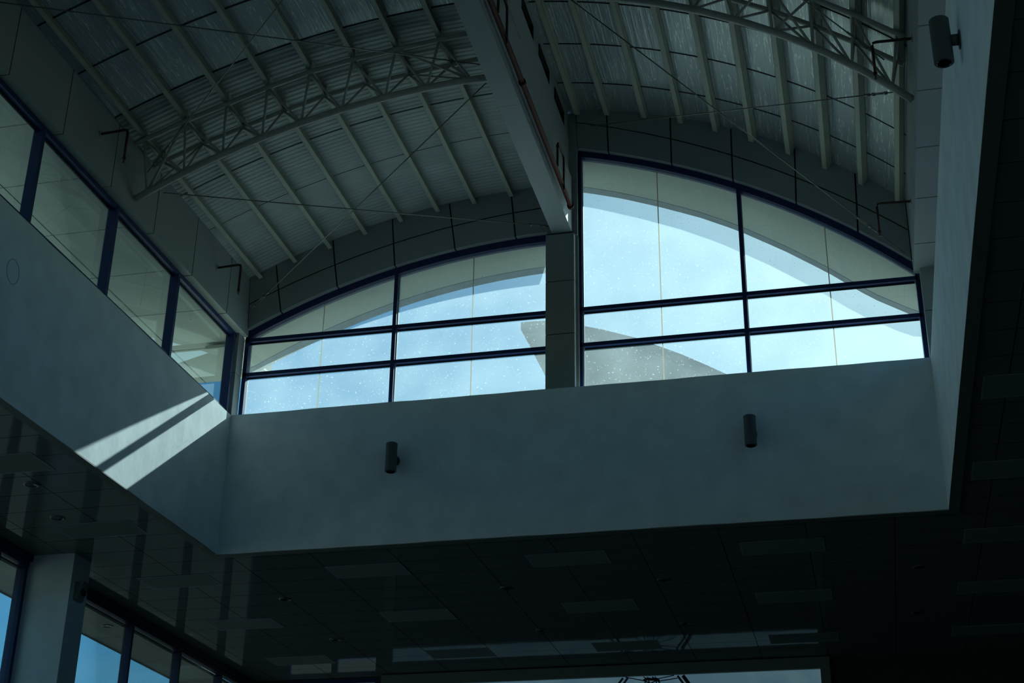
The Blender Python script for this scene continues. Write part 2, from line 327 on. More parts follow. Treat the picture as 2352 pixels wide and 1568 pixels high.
win_bay('window_5', 19.66, 27.6, [19.7, 20.72, 22.57, 24.45, 26.28, 27.56], 'tall blue framed windows right of the lower column')
cm = MB(); cm.box(-12.0, -11.25, 19.14, 19.64, -1.6, 6.53)
cl = thing('column', (-11.6, 19.4, -1.6), 'pale square column between the lower left windows', 'column')
cm.build('shaft', PLASTER, cl)
# lower front window in the far corner
root = thing('window_6', (-10.3, 27.75, 6.12), 'small far window in the lower left corner of the hall', 'window', kind='structure')
f = MB(); f.box(-11.25, -9.3, 27.72, 27.82, 6.42, 6.50); f.box(-11.25, -11.17, 27.72, 27.82, 6.12, 6.42); f.box(-9.38, -9.3, 27.72, 27.82, 6.12, 6.42); f.box(-11.17, -9.38, 27.72, 27.82, 6.12, 6.16); f.build('frame', NAVY, root)
MB().box(-10.3, -10.18, 27.72, 27.82, 6.16, 6.42).build('mullion', NAVY, root)
MB().box(-11.17, -10.3, 27.77, 27.776, 6.16, 6.42).build('pane', GLASS_L, root); MB().box(-10.18, -9.38, 27.77, 27.776, 6.16, 6.42).build('pane', GLASS_L, root)
# lower soffit outside the left windows
s = MB()
for k in range(22):
    y0 = -10 + k*1.75; s.box(-13.08, -12.2, y0, y0+1.735, 6.35, 6.40)
s.cur = 1; s.box(-13.10, -13.08, -10, 28.5, 6.33, 7.7); s.box(-12.6, -12.592, -10, 28.5, 6.349, 6.351)
tag(s.build('eave_soffit', [SOFFIT, LIP]), 'cream eave soffit outside the lower left windows', 'soffit', kind='structure')

# ------------------------------------------------------------------ clerestory, left side
root = thing('window_3', (-9.3, 8, ZT), 'row of blue framed clerestory windows above the left wall', 'window', kind='structure')
MB().box(-9.36, -9.24, YB, 19.6, 10.09, 10.165).build('head_rail', NAVY, root)
MB().box(-9.36, -9.24, YB, 19.6, ZT, ZT+0.07).build('sill_rail', NAVY, root)
b = MB(); b.box(-9.33, -9.315, YB, 19.6, 10.065, 10.09); b.build('glazing_bead', JOINT, root)
yms = [-2.1, -0.13, 1.84, 3.8, 5.77, 7.74, 9.7, 11.66, 13.60, 15.55, 17.48, 19.52]
for ym in yms: MB().box(-9.36, -9.225, ym-0.03, ym+0.03, ZT+0.02, 10.12).build('mullion', NAVY, root)
for a, b2 in zip([YB]+yms, yms): MB().box(-9.348, -9.342, a+0.03, b2-0.03, ZT+0.05, 10.1).build('pane', GLASS_L, root)
# corner posts beside the front windows
def post(name, x0, x1, label):
    r = thing(name, ((x0+x1)/2, 19.7, ZT), label, 'post')
    p = MB()
    for a, b2 in ((ZT, 9.472), (9.484, 10.165)): p.box(x0, x1, 19.6, 19.82, a, b2)
    p.cur = 1; p.box(x0+0.01, x1-0.01, 19.61, 19.8, ZT, 10.16); p.build('cladding', [PANEL, JOINT], r); return r
post('corner_post', -9.285, XL, 'grey clad corner post between left windows and left arched window')
post('corner_post', XR, 1.76, 'grey clad corner post at the right end of the right arched window')
# left fascia of cladding panels
yj = [YB, -3.3, -2.02, -0.74, 0.54, 1.82, 3.1, 4.38, 5.66, 6.94, 8.22, 9.5, 10.78, 12.1, 13.82, 15.08, 16.34, 17.61, 18.90, 19.78]
yj = [YB] + [19.78-0.88-1.272*k for k in range(17, -1, -1)] + [19.78]
f = MB()
for a, b2 in zip(yj, yj[1:]):
    f.box(XFL-0.012, XFL, a+0.01, b2-0.01, ZF, 11.4); f.cur = 2; f.box(-9.30, XFL-0.001, a+0.01, b2-0.01, ZF-0.001, ZF+0.012); f.cur = 0  # cream return: light from below put into a paler colour
f.cur = 1; f.box(-9.3, XFL-0.013, YB, 19.78, ZF+0.013, 11.4)
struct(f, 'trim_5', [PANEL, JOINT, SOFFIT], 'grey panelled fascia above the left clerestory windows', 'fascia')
f = MB(); yr = [YB] + [18.868-1.25*k for k in range(17, -1, -1)] + [19.78]
for a, b2 in zip(yr, yr[1:]):
    f.box(XFR, XFR+0.012, a+0.01, b2-0.01, ZF, 11.75); f.box(XFR+0.012, 1.47, a+0.01, b2-0.01, ZF, ZF+0.012)
f.cur = 1; f.box(XFR+0.013, 1.74, YB, 19.78, ZF+0.013, 11.75)
struct(f, 'trim_6', [PANEL, JOINT], 'grey panelled fascia along the right eave', 'fascia')
root = thing('window_7', (1.67, 8, ZT), 'clerestory windows hidden behind the right wall top', 'window', kind='structure')
fr = MB(); fr.box(1.62, 1.72, YB, 19.8, ZF-0.08, ZF); fr.box(1.62, 1.72, YB, 19.6, ZT, ZT+0.07)
fr.build('frame', NAVY, root)
for ym in yms: MB().box(1.62, 1.72, ym-0.03, ym+0.03, ZT+0.05, ZF-0.05).build('mullion', NAVY, root)
MB().box(1.665, 1.67, YB, 19.6, ZT+0.05, ZF-0.05).build('pane', GLASS_L, root)

# ------------------------------------------------------------------ front arched windows
def arched(name, x0, x1, G, O, xm, xjs, label):
    root = thing(name, ((x0+x1)/2, YW, ZT), label, 'window', kind='structure')
    def pane(a, b2, z0, z1):      # z1 number or arc
        n = 14; m = MB(); xs = lin(a, b2, n)
        top = [(G(x)+0.03 if z1 is None else z1) for x in xs]
        top = [max(q, z0+0.001) for q in top]
        m.loft([[(x, YG, z0), (x, YG+0.006, z0), (x, YG+0.006, q), (x, YG, q)] for x, q in zip(xs, top)]); return m.build('pane', GLASS, root)
    cuts = sorted([x0, x1, xm] + xjs)
    for a, b2 in zip(cuts, cuts[1:]):
        pane(a+0.008, b2-0.008, ZT, 9.49); pane(a+0.008, b2-0.008, 9.55, 10.09)
        if max(G(a), G(b2)) > 10.2: pane(a+0.008, b2-0.008, 10.14, None)
    hd = MB(); xs = lin(x0, x1, 40)
    hd.loft([[(x, YW, G(x)), (x, YW+0.14, G(x)), (x, YW+0.14, O(x)+0.02), (x, YW, O(x)+0.02)] for x in xs]); hd.build('arched_head', NAVY, root)
    for z in (10.085, 9.485):
        tr = MB(); tr.box(x0, x1, YW, YW+0.13, z, z+0.062); tr.build('transom', NAVY, root)
        bd = MB(); bd.box(x0+0.05, x1-0.05, YG-0.012, YG, z-0.022, z); bd.build('glazing_bead', JOINT, root)
    zt = G(xm)+0.02
    MB().box(xm-0.042, xm+0.018, YW-0.004, YW+0.13, ZT, zt).build('mullion', NAVY, root)
    b = MB(); b.box(xm+0.018, xm+0.028, YG-0.02, YG, ZT, zt-0.05); b.build('mullion_bead', BEAD, root)
    for xj in xjs:
        j = MB(); j.f.append(tuple(j.vert(p) for p in ((xj-0.008, YG+0.003, ZT), (xj+0.008, YG+0.003, ZT), (xj+0.008, YG+0.003, G(xj)+0.01), (xj-0.008, YG+0.003, G(xj)+0.01)))); j.mi.append(0); j.sm.append(False); j.build('silicone_joint', SILI, root)
    return root
wl = arched('window_1', -9.16, -4.24, GL, OL, -6.675, [-7.895, -5.445], 'left arched window with blue frame and sky behind')
MB().box(-9.165, -9.10, YW, YW+0.13, ZT, 10.16).build('jamb', NAVY, wl)
wr = arched('window_2', -3.74, 1.235, GR, OR, -1.245, [-2.507, -0.016], 'right arched window with blue frame and sunlit dusty glass')
MB().box(-3.745, -3.70, YW, YW+0.12, ZT, 12.92).build('jamb', NAVY, wr); MB().box(1.20, 1.262, YW, YW+0.13, ZT, 10.20).build('jamb', NAVY, wr)
b = MB(); b.box(-3.70, -3.683, YG-0.03, YG, ZT, 12.75); b.build('jamb_bead', BEAD, wr)

# central clad column between the arched windows, carrying the ridge beam
r = thing('clad_column', (-4.0, 19.8, ZT), 'dark grey panelled column between the two arched windows', 'column')
p = MB()
for a, b2 in ((ZT, 9.628), (9.642, 10.52), (10.534, 11.345)): p.box(-4.228, -3.785, 19.6, 20.0, a, b2)
p.box(-4.228, -3.745, 19.69, 20.05, 11.36, 13.6)
p.cur = 1; p.box(-4.215, -3.80, 19.615, 19.99, ZT, 11.37); p.build('cladding', [PANEL, JOINT], r)
b = MB(); b.box(-3.783, -3.745, 19.74, 20.0, ZT, 12.9); b.build('side_cover', PANEL, r)

# front fascias above the arched heads: two courses of panels between black joints
def fascia(name, x0, x1, O, MID, TOP, jt, label):
    m = MB(); N = 8
    Y = lambda z, x: 19.715 - 0.12*(z-O(x))
    cuts = [(x0, x0)] + jt + [(x1, x1)]
    def pt(i, s, v):
        a, b2 = cuts[i], cuts[i+1]
        bot = a[1] + (b2[1]-a[1])*s; top = a[0] + (b2[0]-a[0])*s
        x = bot + (top-bot)*v
        zb, zm, zt = O(x), MID(x), TOP(x)
        z = zb + (zm-zb)*v/0.5 if v <= 0.5 else zm + (zt-zm)*(v-0.5)/0.5
        return x, Y(z, x), z
    for i in range(len(cuts)-1):
        g_ = 0.012/max(0.1, abs(cuts[i+1][1]-cuts[i][1]))
        for v0, v1 in ((0.0, 0.486), (0.514, 1.06)):
            rings = []
            for s in lin(g_, 1-g_, N):
                A = pt(i, s, v0); B = pt(i, s, v1)
                rings.append([A, (A[0], A[1]+0.015, A[2]), (B[0], B[1]+0.015, B[2]), B])
            m.loft(rings)
        rings = []                               # return under the bottom edge
        for s in lin(g_, 1-g_, N):
            A = pt(i, s, 0.0); rings.append([(A[0], A[1]+0.015, A[2]), (A[0], YW+0.02, A[2]), (A[0], YW+0.02, A[2]+0.012), (A[0], A[1]+0.015, A[2]+0.012)])
        m.loft(rings)
    m.cur = 1
    rings = []
    for i in range(len(cuts)-1):
        for s in lin(0, 1, N):
            A = pt(i, s, 0.02); B = pt(i, s, 1.06); rings.append([(A[0], A[1]+0.018, A[2]), (A[0], 19.86, A[2]), (B[0], 19.86, B[2]), (B[0], B[1]+0.018, B[2])])
    m.loft(rings)
    struct(m, name, [PANEL, JOINT], label, 'fascia')
fascia('trim_7', -9.11, -4.12, OL, MIDL, ROOFL, [(-8.675, -8.57), (-7.735, -7.645), (-6.746, -6.70), (-5.804, -5.717), (-4.798, -4.74)], 'curved grey panelled fascia over the left arched window')
fascia('trim_8', -3.75, 1.18, OR, MIDR, ROOFR, [(-3.251, -3.243), (-2.233, -2.252), (-1.30, -1.321), (-0.357, -0.399), (0.498, 0.46)], 'curved grey panelled fascia over the right arched window')

# ------------------------------------------------------------------ roof decks
def deck(name, ROOF, x0, x1, parts, label):
    m = MB(); N = 26; xs = lin(x0, x1, N)
    for mi, y0, y1, pitch, amp in parts:
        m.cur = mi
        if pitch:
            n = int((y1-y0)/pitch*4); ys = lin(y0, y1, n)
        else: ys = [y0, y1]
        ids = []
        for k, y in enumerate(ys):
            d = amp*(0, 1, 1, 0)[k % 4] if pitch else 0
            ids.append([m.vert((x, y, ROOF(x)+d)) for x in xs])
        for a, b2 in zip(ids, ids[1:]):
            for j in range(N): m.face((a[j], a[j+1], b2[j+1], b2[j]))
    m.cur = 2
    m.loft([[(x, YB-0.3, ROOF(x)+0.05), (x, 20.7, ROOF(x)+0.05), (x, 20.7, ROOF(x)+0.16), (x, YB-0.3, ROOF(x)+0.16)] for x in xs])
    m.cur = 3                               # black straps / sheet laps on the underside
    for y, wd in SEAMS[name]:
        m.cur = 4 if wd < 0.01 else 3
        m.loft([[(x, y-wd, ROOF(x)-0.006), (x, y+wd, ROOF(x)-0.006), (x, y+wd, ROOF(x)+0.004), (x, y-wd, ROOF(x)+0.004)] for x in xs])
    return tag(m.build(name, [SHEET, FOIL, CONC, JOINT, LAP]), label, 'roof', kind='structure')
SEAMS = {'ceiling_left': [(14.93-1.01*k, 0.012) for k in range(0, 18)] + [(17.0, 0.003), (18.02, 0.003)],
         'ceiling_right': [(18.86-1.02*k, 0.012) for k in range(0, 22)]}
deck('ceiling_left', ROOFL, -9.35, -4.12, [(0, 14.93, 19.95, 0.088, 0.0055), (1, YB-0.3, 14.93, 0, 0)], 'left half vault of corrugated sheet and foil')
deck('ceiling_right', ROOFR, -3.9, 1.45, [(1, YB-0.3, 19.95, 0, 0)], 'right half vault lined with wrinkled foil')

# purlins: C sections running along the building, one thing each
PL = [(-8.906, 11.111), (-8.336, 11.333), (-7.758, 11.522), (-7.175, 11.709), (-6.585, 11.871), (-5.981, 11.982), (-5.381, 12.051), (-4.784, 12.113)]
PR = [(-3.72, 13.50), (-3.239, 13.42), (-2.647, 13.29), (-2.073, 13.105), (-1.54, 12.875), (-1.003, 12.61), (-0.461, 12.315), (0.062, 11.985), (0.558, 11.645), (1.053, 11.27)]
ORD = ['first', 'second', 'third', 'fourth', 'fifth', 'sixth', 'seventh', 'eighth', 'ninth', 'tenth']
def purlin(x, z, ROOF, label, group, flip, wdt):
    m = MB(); e = 0.01; s = (ROOF(x+e)-ROOF(x-e))/(2*e); n = Vector((-s, 0, 1)).normalized(); u = Vector((1, 0, s)).normalized()
    top = (ROOF(x) - z)*n.z - 0.008; t_ = 0.006; a = wdt/2*(1 if not flip else -1)
    def P(q, h, y): return Vector((x, y, z)) + u*q + n*h
    for q0, q1, h0, h1 in ((-a, a, 0, t_), (-a, a, top-t_, top), (-a, -a+t_*(1 if a > 0 else -1), 0, top), (a-t_*(1 if a > 0 else -1), a, 0, 0.02)):
        m.loft([[P(q0, h0, y), P(q1, h0, y), P(q1, h1, y), P(q0, h1, y)] for y in (YB, 19.60)])
    o = m.build('purlin', PURL); return tag(o, label, 'purlin', group)
for k, (x, z) in enumerate(PL):
    purlin(x, z, ROOFL, ORD[k] + ' cream roof purlin from the left wall under the left vault', 'purlins under the left vault', False, 0.07)
for k, (x, z) in enumerate(PR):
    purlin(x, z, ROOFR, ORD[k] + ' cream roof purlin from the ridge under the right vault', 'purlins under the right vault', True, 0.085)

# ------------------------------------------------------------------ ridge beam, step wall with vents
bm_ = thing('ridge_beam', (-3.97, 8, BZ0), 'deep grey boxed ridge beam between the two vaults', 'beam')
m = MB()
for a, b2 in ((YB, 3.9), (3.905, 10.0), (10.005, 16.098), (16.103, 19.62)): m.box(BX0, BX1, a, b2, BZ0, BZ1)
m.build('casing', PANEL, bm_)
m = MB()                                          # wall standing on the beam between the vaults
HY = [(18.62-1.12*k, 19.32-1.12*k) for k in range(0, 20)]
m.box(-3.98, -3.875, YB, 19.7, BZ1, 13.13); m.box(-3.98, -3.89, YB, 19.7, 13.39, 13.75)
ye = 19.7
for a, b2 in HY: m.box(-3.98, -3.89, b2, ye, 13.13, 13.39); ye = a
m.box(-3.98, -3.89, YB, ye, 13.13, 13.39)
struct(m, 'wall_ridge', PANEL, 'narrow grey step wall above the ridge beam', 'wall')
m = MB(); m.box(-3.98, -3.80, 15.2, 16.0, BZ1, 13.35); m.box(-3.98, -3.80, 10.9, 11.7, BZ1, 13.35); m.build('truss_seat', PANEL, bm_)
for k, (a, b2) in enumerate(HY[:5]):
    r = thing('ridge_vent', (-3.93, (a+b2)/2, 13.13), ORD[k] + ' dark slot vent from the front wall above the ridge beam', 'vent', 'slot vents in the step wall')
    q = MB(); q.box(-3.95, -3.874, a, a+0.015, 13.13, 13.39); q.box(-3.95, -3.874, b2-0.015, b2, 13.13, 13.39); q.box(-3.95, -3.874, a, b2, 13.13, 13.142); q.box(-3.95, -3.874, a, b2, 13.378, 13.39); q.build('frame', DARK, r)  # frame coloured near black to stand for the shade deep in the slot
    q = MB(); q.box(-3.975, -3.96, a, b2, 13.13, 13.39); q.build('backing', DARK, r)
    q = MB()
    for z in (13.19, 13.25, 13.31): q.hexa([(-3.955, a, z), (-3.92, a, z-0.03), (-3.92, b2, z-0.03), (-3.955, b2, z), (-3.955, a, z+0.004), (-3.92, a, z-0.026), (-3.92, b2, z-0.026), (-3.955, b2, z+0.004)])
    q.build('louvre', DARK, r)

# ------------------------------------------------------------------ arched trusses
def truss(x0, x1, BOT, tops, bots, Ys, label):
    yn, yf_, yb = Ys; zt = dict(tops)
    root = thing('arch_truss', ((x0+x1)/2, yb, BOT((x0+x1)/2)), label, 'truss', 'arched trusses across the hall')
    MB().tube([(x, yb, BOT(x)) for x in lin(x0, x1, 24)], 0.048, 12).build('bottom_chord', STEEL, root)
    tp = sorted(tops); ext = [(x0+0.03, tp[0][1] - (tp[1][1]-tp[0][1])/(tp[1][0]-tp[0][0])*(tp[0][0]-x0-0.03))] + tp + [(x1-0.03, tp[-1][1] + (tp[-1][1]-tp[-2][1])/(tp[-1][0]-tp[-2][0])*(x1-0.03-tp[-1][0]))]
    MB().tube([(x, yn, z-0.034) for x, z in ext], 0.036, 10).build('top_chord', STEEL, root)
    MB().tube([(x, yf_, z-0.034) for x, z in ext], 0.036, 10).build('top_chord', STEEL, root)
    for i, xb in enumerate(bots):
        near = sorted(tp, key=lambda q: abs(q[0]-xb))[:2]
        for (x, z) in near:
            for y in (yn, yf_): MB().tube([(xb, yb, BOT(xb)), (x, y, z-0.036)], 0.018, 8).build('web', STEEL, root)
    for x, z in tp:
        MB().tube([(x, yn, z-0.036), (x, yf_, z-0.036)], 0.016, 8).build('cross_strut', STEEL, root)
        for y in (yn, yf_): MB().box(x+0.036, x+0.046, y-0.06, y+0.06, z-0.02, z+0.10).build('cleat', STEEL, root)
    return root
TOPL = [(x, z) for x, z in PL]; BOTL = [-8.93, -8.41, -7.87, -7.32, -6.77, -6.20, -5.60, -5.02, -4.40]
TOPR = [(x, z) for x, z in PR[1:]]; BOTR = [-3.05, -2.5, -1.96, -1.44, -0.92, -0.44, 0.045, 0.495, 0.945]
Ys = (15.42, 16.0, 15.7)
truss(-9.08, BX0+0.01, LB, TOPL, BOTL, Ys, 'arched grey tube truss under the left vault')
truss(BX1-0.01, 1.16, RB, TOPR, BOTR, Ys, 'arched grey tube truss under the right vault')

# tie rods with turnbuckles
def rod(a, b2, tb, label):
    a = Vector(a); b2 = Vector(b2); d = (b2-a).normalized()
    root = thing('tie_rod', tuple(a), label, 'tie rod', 'diagonal tie rods under the roof')
    MB().tube([a, b2], 0.0085, 8).build('rod', WIRE, root)
    for s, L in tb:
        c0 = a + (b2-a)*s; u = d.cross(Vector((0, 0, 1))).normalized()
        m = MB()
        for sg in (-1, 1): m.tube([c0-d*L*0.5+u*sg*0.018, c0+d*L*0.5+u*sg*0.018], 0.007, 6)
        for e in (-0.5, 0.5): m.tube([c0+d*L*e-d*0.02, c0+d*L*e+d*0.02], 0.022, 8)
        m.build('turnbuckle', WIRE, root)
        m = MB(); m.tube([c0+d*(L*0.5+0.06), c0+d*(L*0.5+0.16)], 0.016, 6); m.build('clevis', WIRE, root)
rod((-8.68, 15.7, 10.375), (-4.15, 19.56, 11.475), [(0.955, 0.14)], 'tie rod from the left truss foot to the central column')
rod((-9.09, 19.64, 10.55), (-4.2, 15.7, 11.49), [(0.055, 0.3)], 'tie rod from the front left corner up to the left truss crown')
rod((-9.05, 12.0, 10.79), (-4.25, 15.7, 11.79), [], 'long tie rod crossing the foil bay towards the ridge beam')
rod((-8.9, 15.6, 10.67), (-4.35, 11.7, 11.5), [(0.06, 0.25)], 'tie rod rising from the left truss foot into the nearer bay')
rod((-3.1, 15.7, 12.72), (1.08, 19.6, 10.43), [(0.87, 0.22)], 'tie rod falling from the right truss to the front right corner')
rod((1.02, 15.7, 10.58), (-3.5, 19.6, 13.26), [(0.05, 0.2)], 'tie rod crossing the right bay up towards the front wall')
rod((0.88, 15.6, 11.0), (-3.1, 11.7, 12.72), [(0.06, 0.2)], 'tie rod above the right truss leading to the nearer bay')

# ------------------------------------------------------------------ red sprinkler pipes
pp = thing('sprinkler_main', (-3.73, 8, 11.47), 'dark red sprinkler pipe running along the ridge beam', 'pipe')
MB().tube([(-3.73, YB, 11.50), (-3.73, 19.1, 11.50)], 0.036, 14).build('pipe', RED, pp)
for y in (9.9, 15.8, 19.06): MB().tube([(-3.73, y-0.03, 11.50), (-3.73, y+0.03, 11.50)], 0.05, 14).build('coupling', RED, pp)
for y in (3.6, 7.2, 10.75, 14.33, 17.95):
    x = -3.70; m = MB(); r_ = 0.017
    pts = [(x, y, 11.52), (x, y, 11.86), (x, y+0.03, 11.93), (x, y+0.10, 11.96), (x, y+0.38, 11.96), (x, y+0.44, 11.93), (x, y+0.46, 11.87), (x, y+0.46, 11.45)]
    m.tube(pts, r_, 10); m.build('loop', DKRED, pp)
    m = MB(); m.lathe((x, y+0.46, 11.38), [(0.006, 0), (0.02, 0.02), (0.012, 0.04), (0.022, 0.07)], n=10); m.build('sprinkler_head', DKRED, pp)
    m = MB(); m.lathe((x, y, 11.86), [(0.02, -0.02), (0.024, 0), (0.02, 0.03)], n=10); m.build('fitting', DKRED, pp)
def drop(xw, xt, y, z, label):
    r = thing('sprinkler_drop', (xw, y, z), label, 'sprinkler', 'bent sprinkler arms on the side fascias')
    s = 1 if xt > xw else -1
    MB().tube([(xw-0.02*s, y, z), (xt-0.05*s, y, z+0.015), (xt-0.012*s, y, z+0.005), (xt, y, z-0.035), (xt, y, z-0.42)], 0.018, 10).build('arm', DKRED, r)
    m = MB(); m.lathe((xt, y, z-0.50), [(0.018, 0), (0.018, 0.004), (0.006, 0.01), (0.012, 0.04), (0.024, 0.05), (0.024, 0.09)], n=10); m.build('head', DKRED, r)
    m = MB(); m.tube([(xw, y, z), (xw+0.012*s, y, z)], 0.045, 14); m.build('rosette', PANEL, r)
drop(XFL, -8.72, 14.65, 10.70, 'dark sprinkler arm on the left fascia beside the truss')
drop(XFL, -8.72, 18.42, 10.70, 'dark sprinkler arm on the left fascia near the front corner')
drop(XFR, 0.72, 14.82, 10.70, 'dark sprinkler arm on the right fascia crossing the truss')
drop(XFR, 0.714, 18.42, 10.595, 'dark sprinkler arm on the right fascia near the front corner')

# ------------------------------------------------------------------ cylinder wall lamps
def lamp(x, y, z, wall, label):
    r = thing('wall_lamp', (x, y, z-0.222), label, 'wall lamp', 'cylinder lamps on the upstand walls')
    m = MB(); m.lathe((x, y, z), [(0.078, -0.222), (0.085, -0.217), (0.085, 0.217), (0.078, 0.222)], n=32); m.build('body', LAMP, r)
    m = MB(); m.lathe((x, y, z), [(0.055, -0.2225), (0.06, -0.23), (0.066, -0.2225)], n=24); m.build('lower_lens', LENS, r)
    wx, wy = wall; d = Vector((wx-x, wy-y, 0)); d.normalize()
    m = MB(); e = Vector((wx, wy, z)) - d*0.012
    m.tube([Vector((x, y, z)) + d*0.08, e], 0.05, 14); m.build('bracket', LAMP, r)
    m = MB(); m.tube([e, Vector((wx, wy, z))], 0.085, 18); m.build('wall_plate', LAMP, r)
lamp(-6.505, YF-0.16, 7.79, (-6.505, YF), 'left black cylinder wall lamp on the front upstand wall')
lamp(-1.272, YF-0.16, 7.79, (-1.272, YF), 'right black cylinder wall lamp on the front upstand wall')
lamp(XR-0.155, 10.95, 7.835, (XR, 10.95), 'black cylinder wall lamp on the right upstand wall near the top edge')

# ------------------------------------------------------------------ lower ceiling fittings
NX = {-10.95: 'by the left windows', -7.84: 'left of centre', -4.73: 'at centre', -1.60: 'right of centre', 1.50: 'at the dark right side'}
NY = {15.23: 'nearest row beside the upstand walls', 17.87: 'row level with the lower column', 20.51: 'just behind the front upstand wall', 23.17: 'midway to the picture panel', 25.87: 'close to the picture panel'}
first = None
for y in NY:
    for x in NX:
        if y < 20 and -9.4 < x < 1.2: continue
        lab = 'unlit flat ceiling light panel ' + NX[x] + ', ' + NY[y]
        if first is None:
            first = thing('ceiling_light', (x, y, ZC), lab, 'ceiling light', 'unlit panels in the lower ceiling')
            m = MB(); m.box(x, x+1.19, y, y+0.02, ZC-0.005, ZC); m.box(x, x+1.19, y+0.61, y+0.63, ZC-0.005, ZC); m.box(x, x+0.02, y, y+0.63, ZC-0.005, ZC); m.box(x+1.17, x+1.19, y, y+0.63, ZC-0.005, ZC); m.build('frame', LIP, first)
            m = MB(); m.box(x+0.02, x+1.17, y+0.02, y+0.61, ZC-0.004, ZC-0.001); m.build('diffuser', DIFF, first); fx, fy = x, y
        else: copy_thing(first, (x-fx, y-fy, 0), lab)
first_d = None
for x, y, where in [(-10.35, 16.3, 'behind the left wall edge'), (-10.69, 17.6, 'level with the lower column'), (-9.08, 22.1, 'left end of the first row'), (-9.17, 24.78, 'left end of the second row'),
                    (-5.39, 22.16, 'second of the first row'), (-5.40, 24.8, 'second of the second row'), (-2.91, 22.19, 'third of the first row'), (-2.91, 24.8, 'third of the second row'),
                    (0.92, 22.23, 'right end of the first row'), (0.92, 24.8, 'right end of the second row')]:
    lab = 'small recessed ceiling downlight, ' + where
    if first_d is None:
        first_d = thing('downlight', (x, y, ZC), lab, 'downlight', 'recessed downlights in the lower ceiling')
        m = MB(); m.lathe((x, y, ZC), [(0.07, -0.002), (0.085, -0.014), (0.105, -0.008), (0.11, 0)], n=24); m.build('ring', CHROME, first_d)
        m = MB(); m.lathe((x, y, ZC), [(0.03, -0.003), (0.069, -0.012), (0.07, -0.001)], n=24); m.build('lens', LENS, first_d); dx, dy = x, y
    else: copy_thing(first_d, (x-dx, y-dy, 0), lab)
r = copy_thing(first_d, (-12.42-dx, 22.5-dy, 6.35-ZC), 'downlight in the outside eave soffit beyond the lower windows')

# small wall speaker on the lower column
r = thing('wall_speaker', (-11.22, 19.36, 5.85), 'small wedge shaped wall speaker on the side of the lower column', 'speaker')
m = MB(); m.hexa([(-11.25, 19.26, 5.86), (-11.19, 19.27, 5.86), (-11.19, 19.45, 5.86), (-11.25, 19.46, 5.86), (-11.25, 19.26, 6.13), (-11.11, 19.27, 6.13), (-11.11, 19.45, 6.13), (-11.25, 19.46, 6.13)]); m.build('cabinet', FRAMEP, r)
m = MB(); m.tube([(-11.155, 19.36, 6.0), (-11.142, 19.36, 6.0)], 0.07, 20); m.build('cone', DARK, r)

# picture panel on the far wall
r = thing('picture_panel', (-4.9, 27.6, 4.0), 'large framed picture panel with a ferris wheel on the far wall', 'billboard')
m = MB(); m.box(-9.2, -0.625, 27.55, 27.7, 6.30, 6.51); m.box(-9.2, -9.0, 27.55, 27.7, 3.0, 6.30); m.box(-0.80, -0.625, 27.55, 27.7, 3.0, 6.30); m.box(-9.2, -0.625, 27.55, 27.7, 2.8, 3.0); m.build('frame', FRAMEP, r)
INK = mat('printed_dark_steel', (0.035, 0.04, 0.06), 0.5)
INKR = mat('printed_maroon', (0.08, 0.015, 0.02), 0.5)
POST = bpy.data.materials.new('backlit_poster'); POST.use_nodes = True
_t = POST.node_tree; _b = _t.nodes['Principled BSDF']; _b.inputs['Roughness'].default_value = 0.5
_c = _t.nodes.new('ShaderNodeTexCoord'); _n = _t.nodes.new('ShaderNodeTexNoise'); _n.inputs['Scale'].default_value = 1.6; _n.inputs['Detail'].default_value = 6
_r = _t.nodes.new('ShaderNodeValToRGB'); _r.color_ramp.elements[0].position = 0.35; _r.color_ramp.elements[0].color = (0.045, 0.105, 0.15, 1); _r.color_ramp.elements[1].position = 0.7; _r.color_ramp.elements[1].color = (0.075, 0.135, 0.16, 1)
_t.links.new(_c.outputs['Object'], _n.inputs['Vector']); _t.links.new(_n.outputs['Fac'], _r.inputs['Fac']); _t.links.new(_r.outputs['Color'], _b.inputs['Base Color']); _t.links.new(_r.outputs['Color'], _b.inputs['Emission Color']); _b.inputs['Emission Strength'].default_value = 0.85
m = MB(); m.box(-9.0, -0.8, 27.62, 27.7, 6.02, 6.30); m.build('poster', POST, r)
m = MB(); m.box(-9.0, -0.8, 27.62, 27.7, 3.0, 6.02); m.build('unseen_dark_panel', INK, r)  # unseen dark lower part, added to cut the panel's reflection in the ceiling
m = MB(); cx, cz = -3.92, 6.18; yp = 27.617
for k in range(16):
    a = 2*PI*k/16 + 0.12
    if math.sin(a) > 0.5: L = (6.29-cz)/math.sin(a)
    else: L = 0.5
    p0 = Vector((cx+0.12*math.cos(a), yp, min(cz+0.12*math.sin(a), 6.29))); p1 = Vector((cx+L*math.cos(a), yp, min(cz+L*math.sin(a), 6.295)))
    m.tube([p0, p1], 0.009, 4)
for k in range(14):
    a = random.uniform(0, 2*PI); b2 = a + random.uniform(1.5, 3); m.tube([(cx+0.17*math.cos(a), yp, min(6.29, cz+0.1*math.sin(a))), (cx+0.17*math.cos(b2), yp, min(6.29, cz+0.1*math.sin(b2)))], 0.012, 4)
m.build('printed_wheel', INK, r)
m = MB()
for xa, xb in ((-4.45, -4.72), (-4.36, -4.6), (-3.42, -3.2)): m.tube([(xa, yp, 6.28), (xb, yp, 5.96)], 0.022, 5)
m.build('printed_leg', INK, r)
m = MB(); m.tube([(-3.32, yp, 6.28), (-3.1, yp, 5.96)], 0.035, 5); m.build('printed_stay', INKR, r)

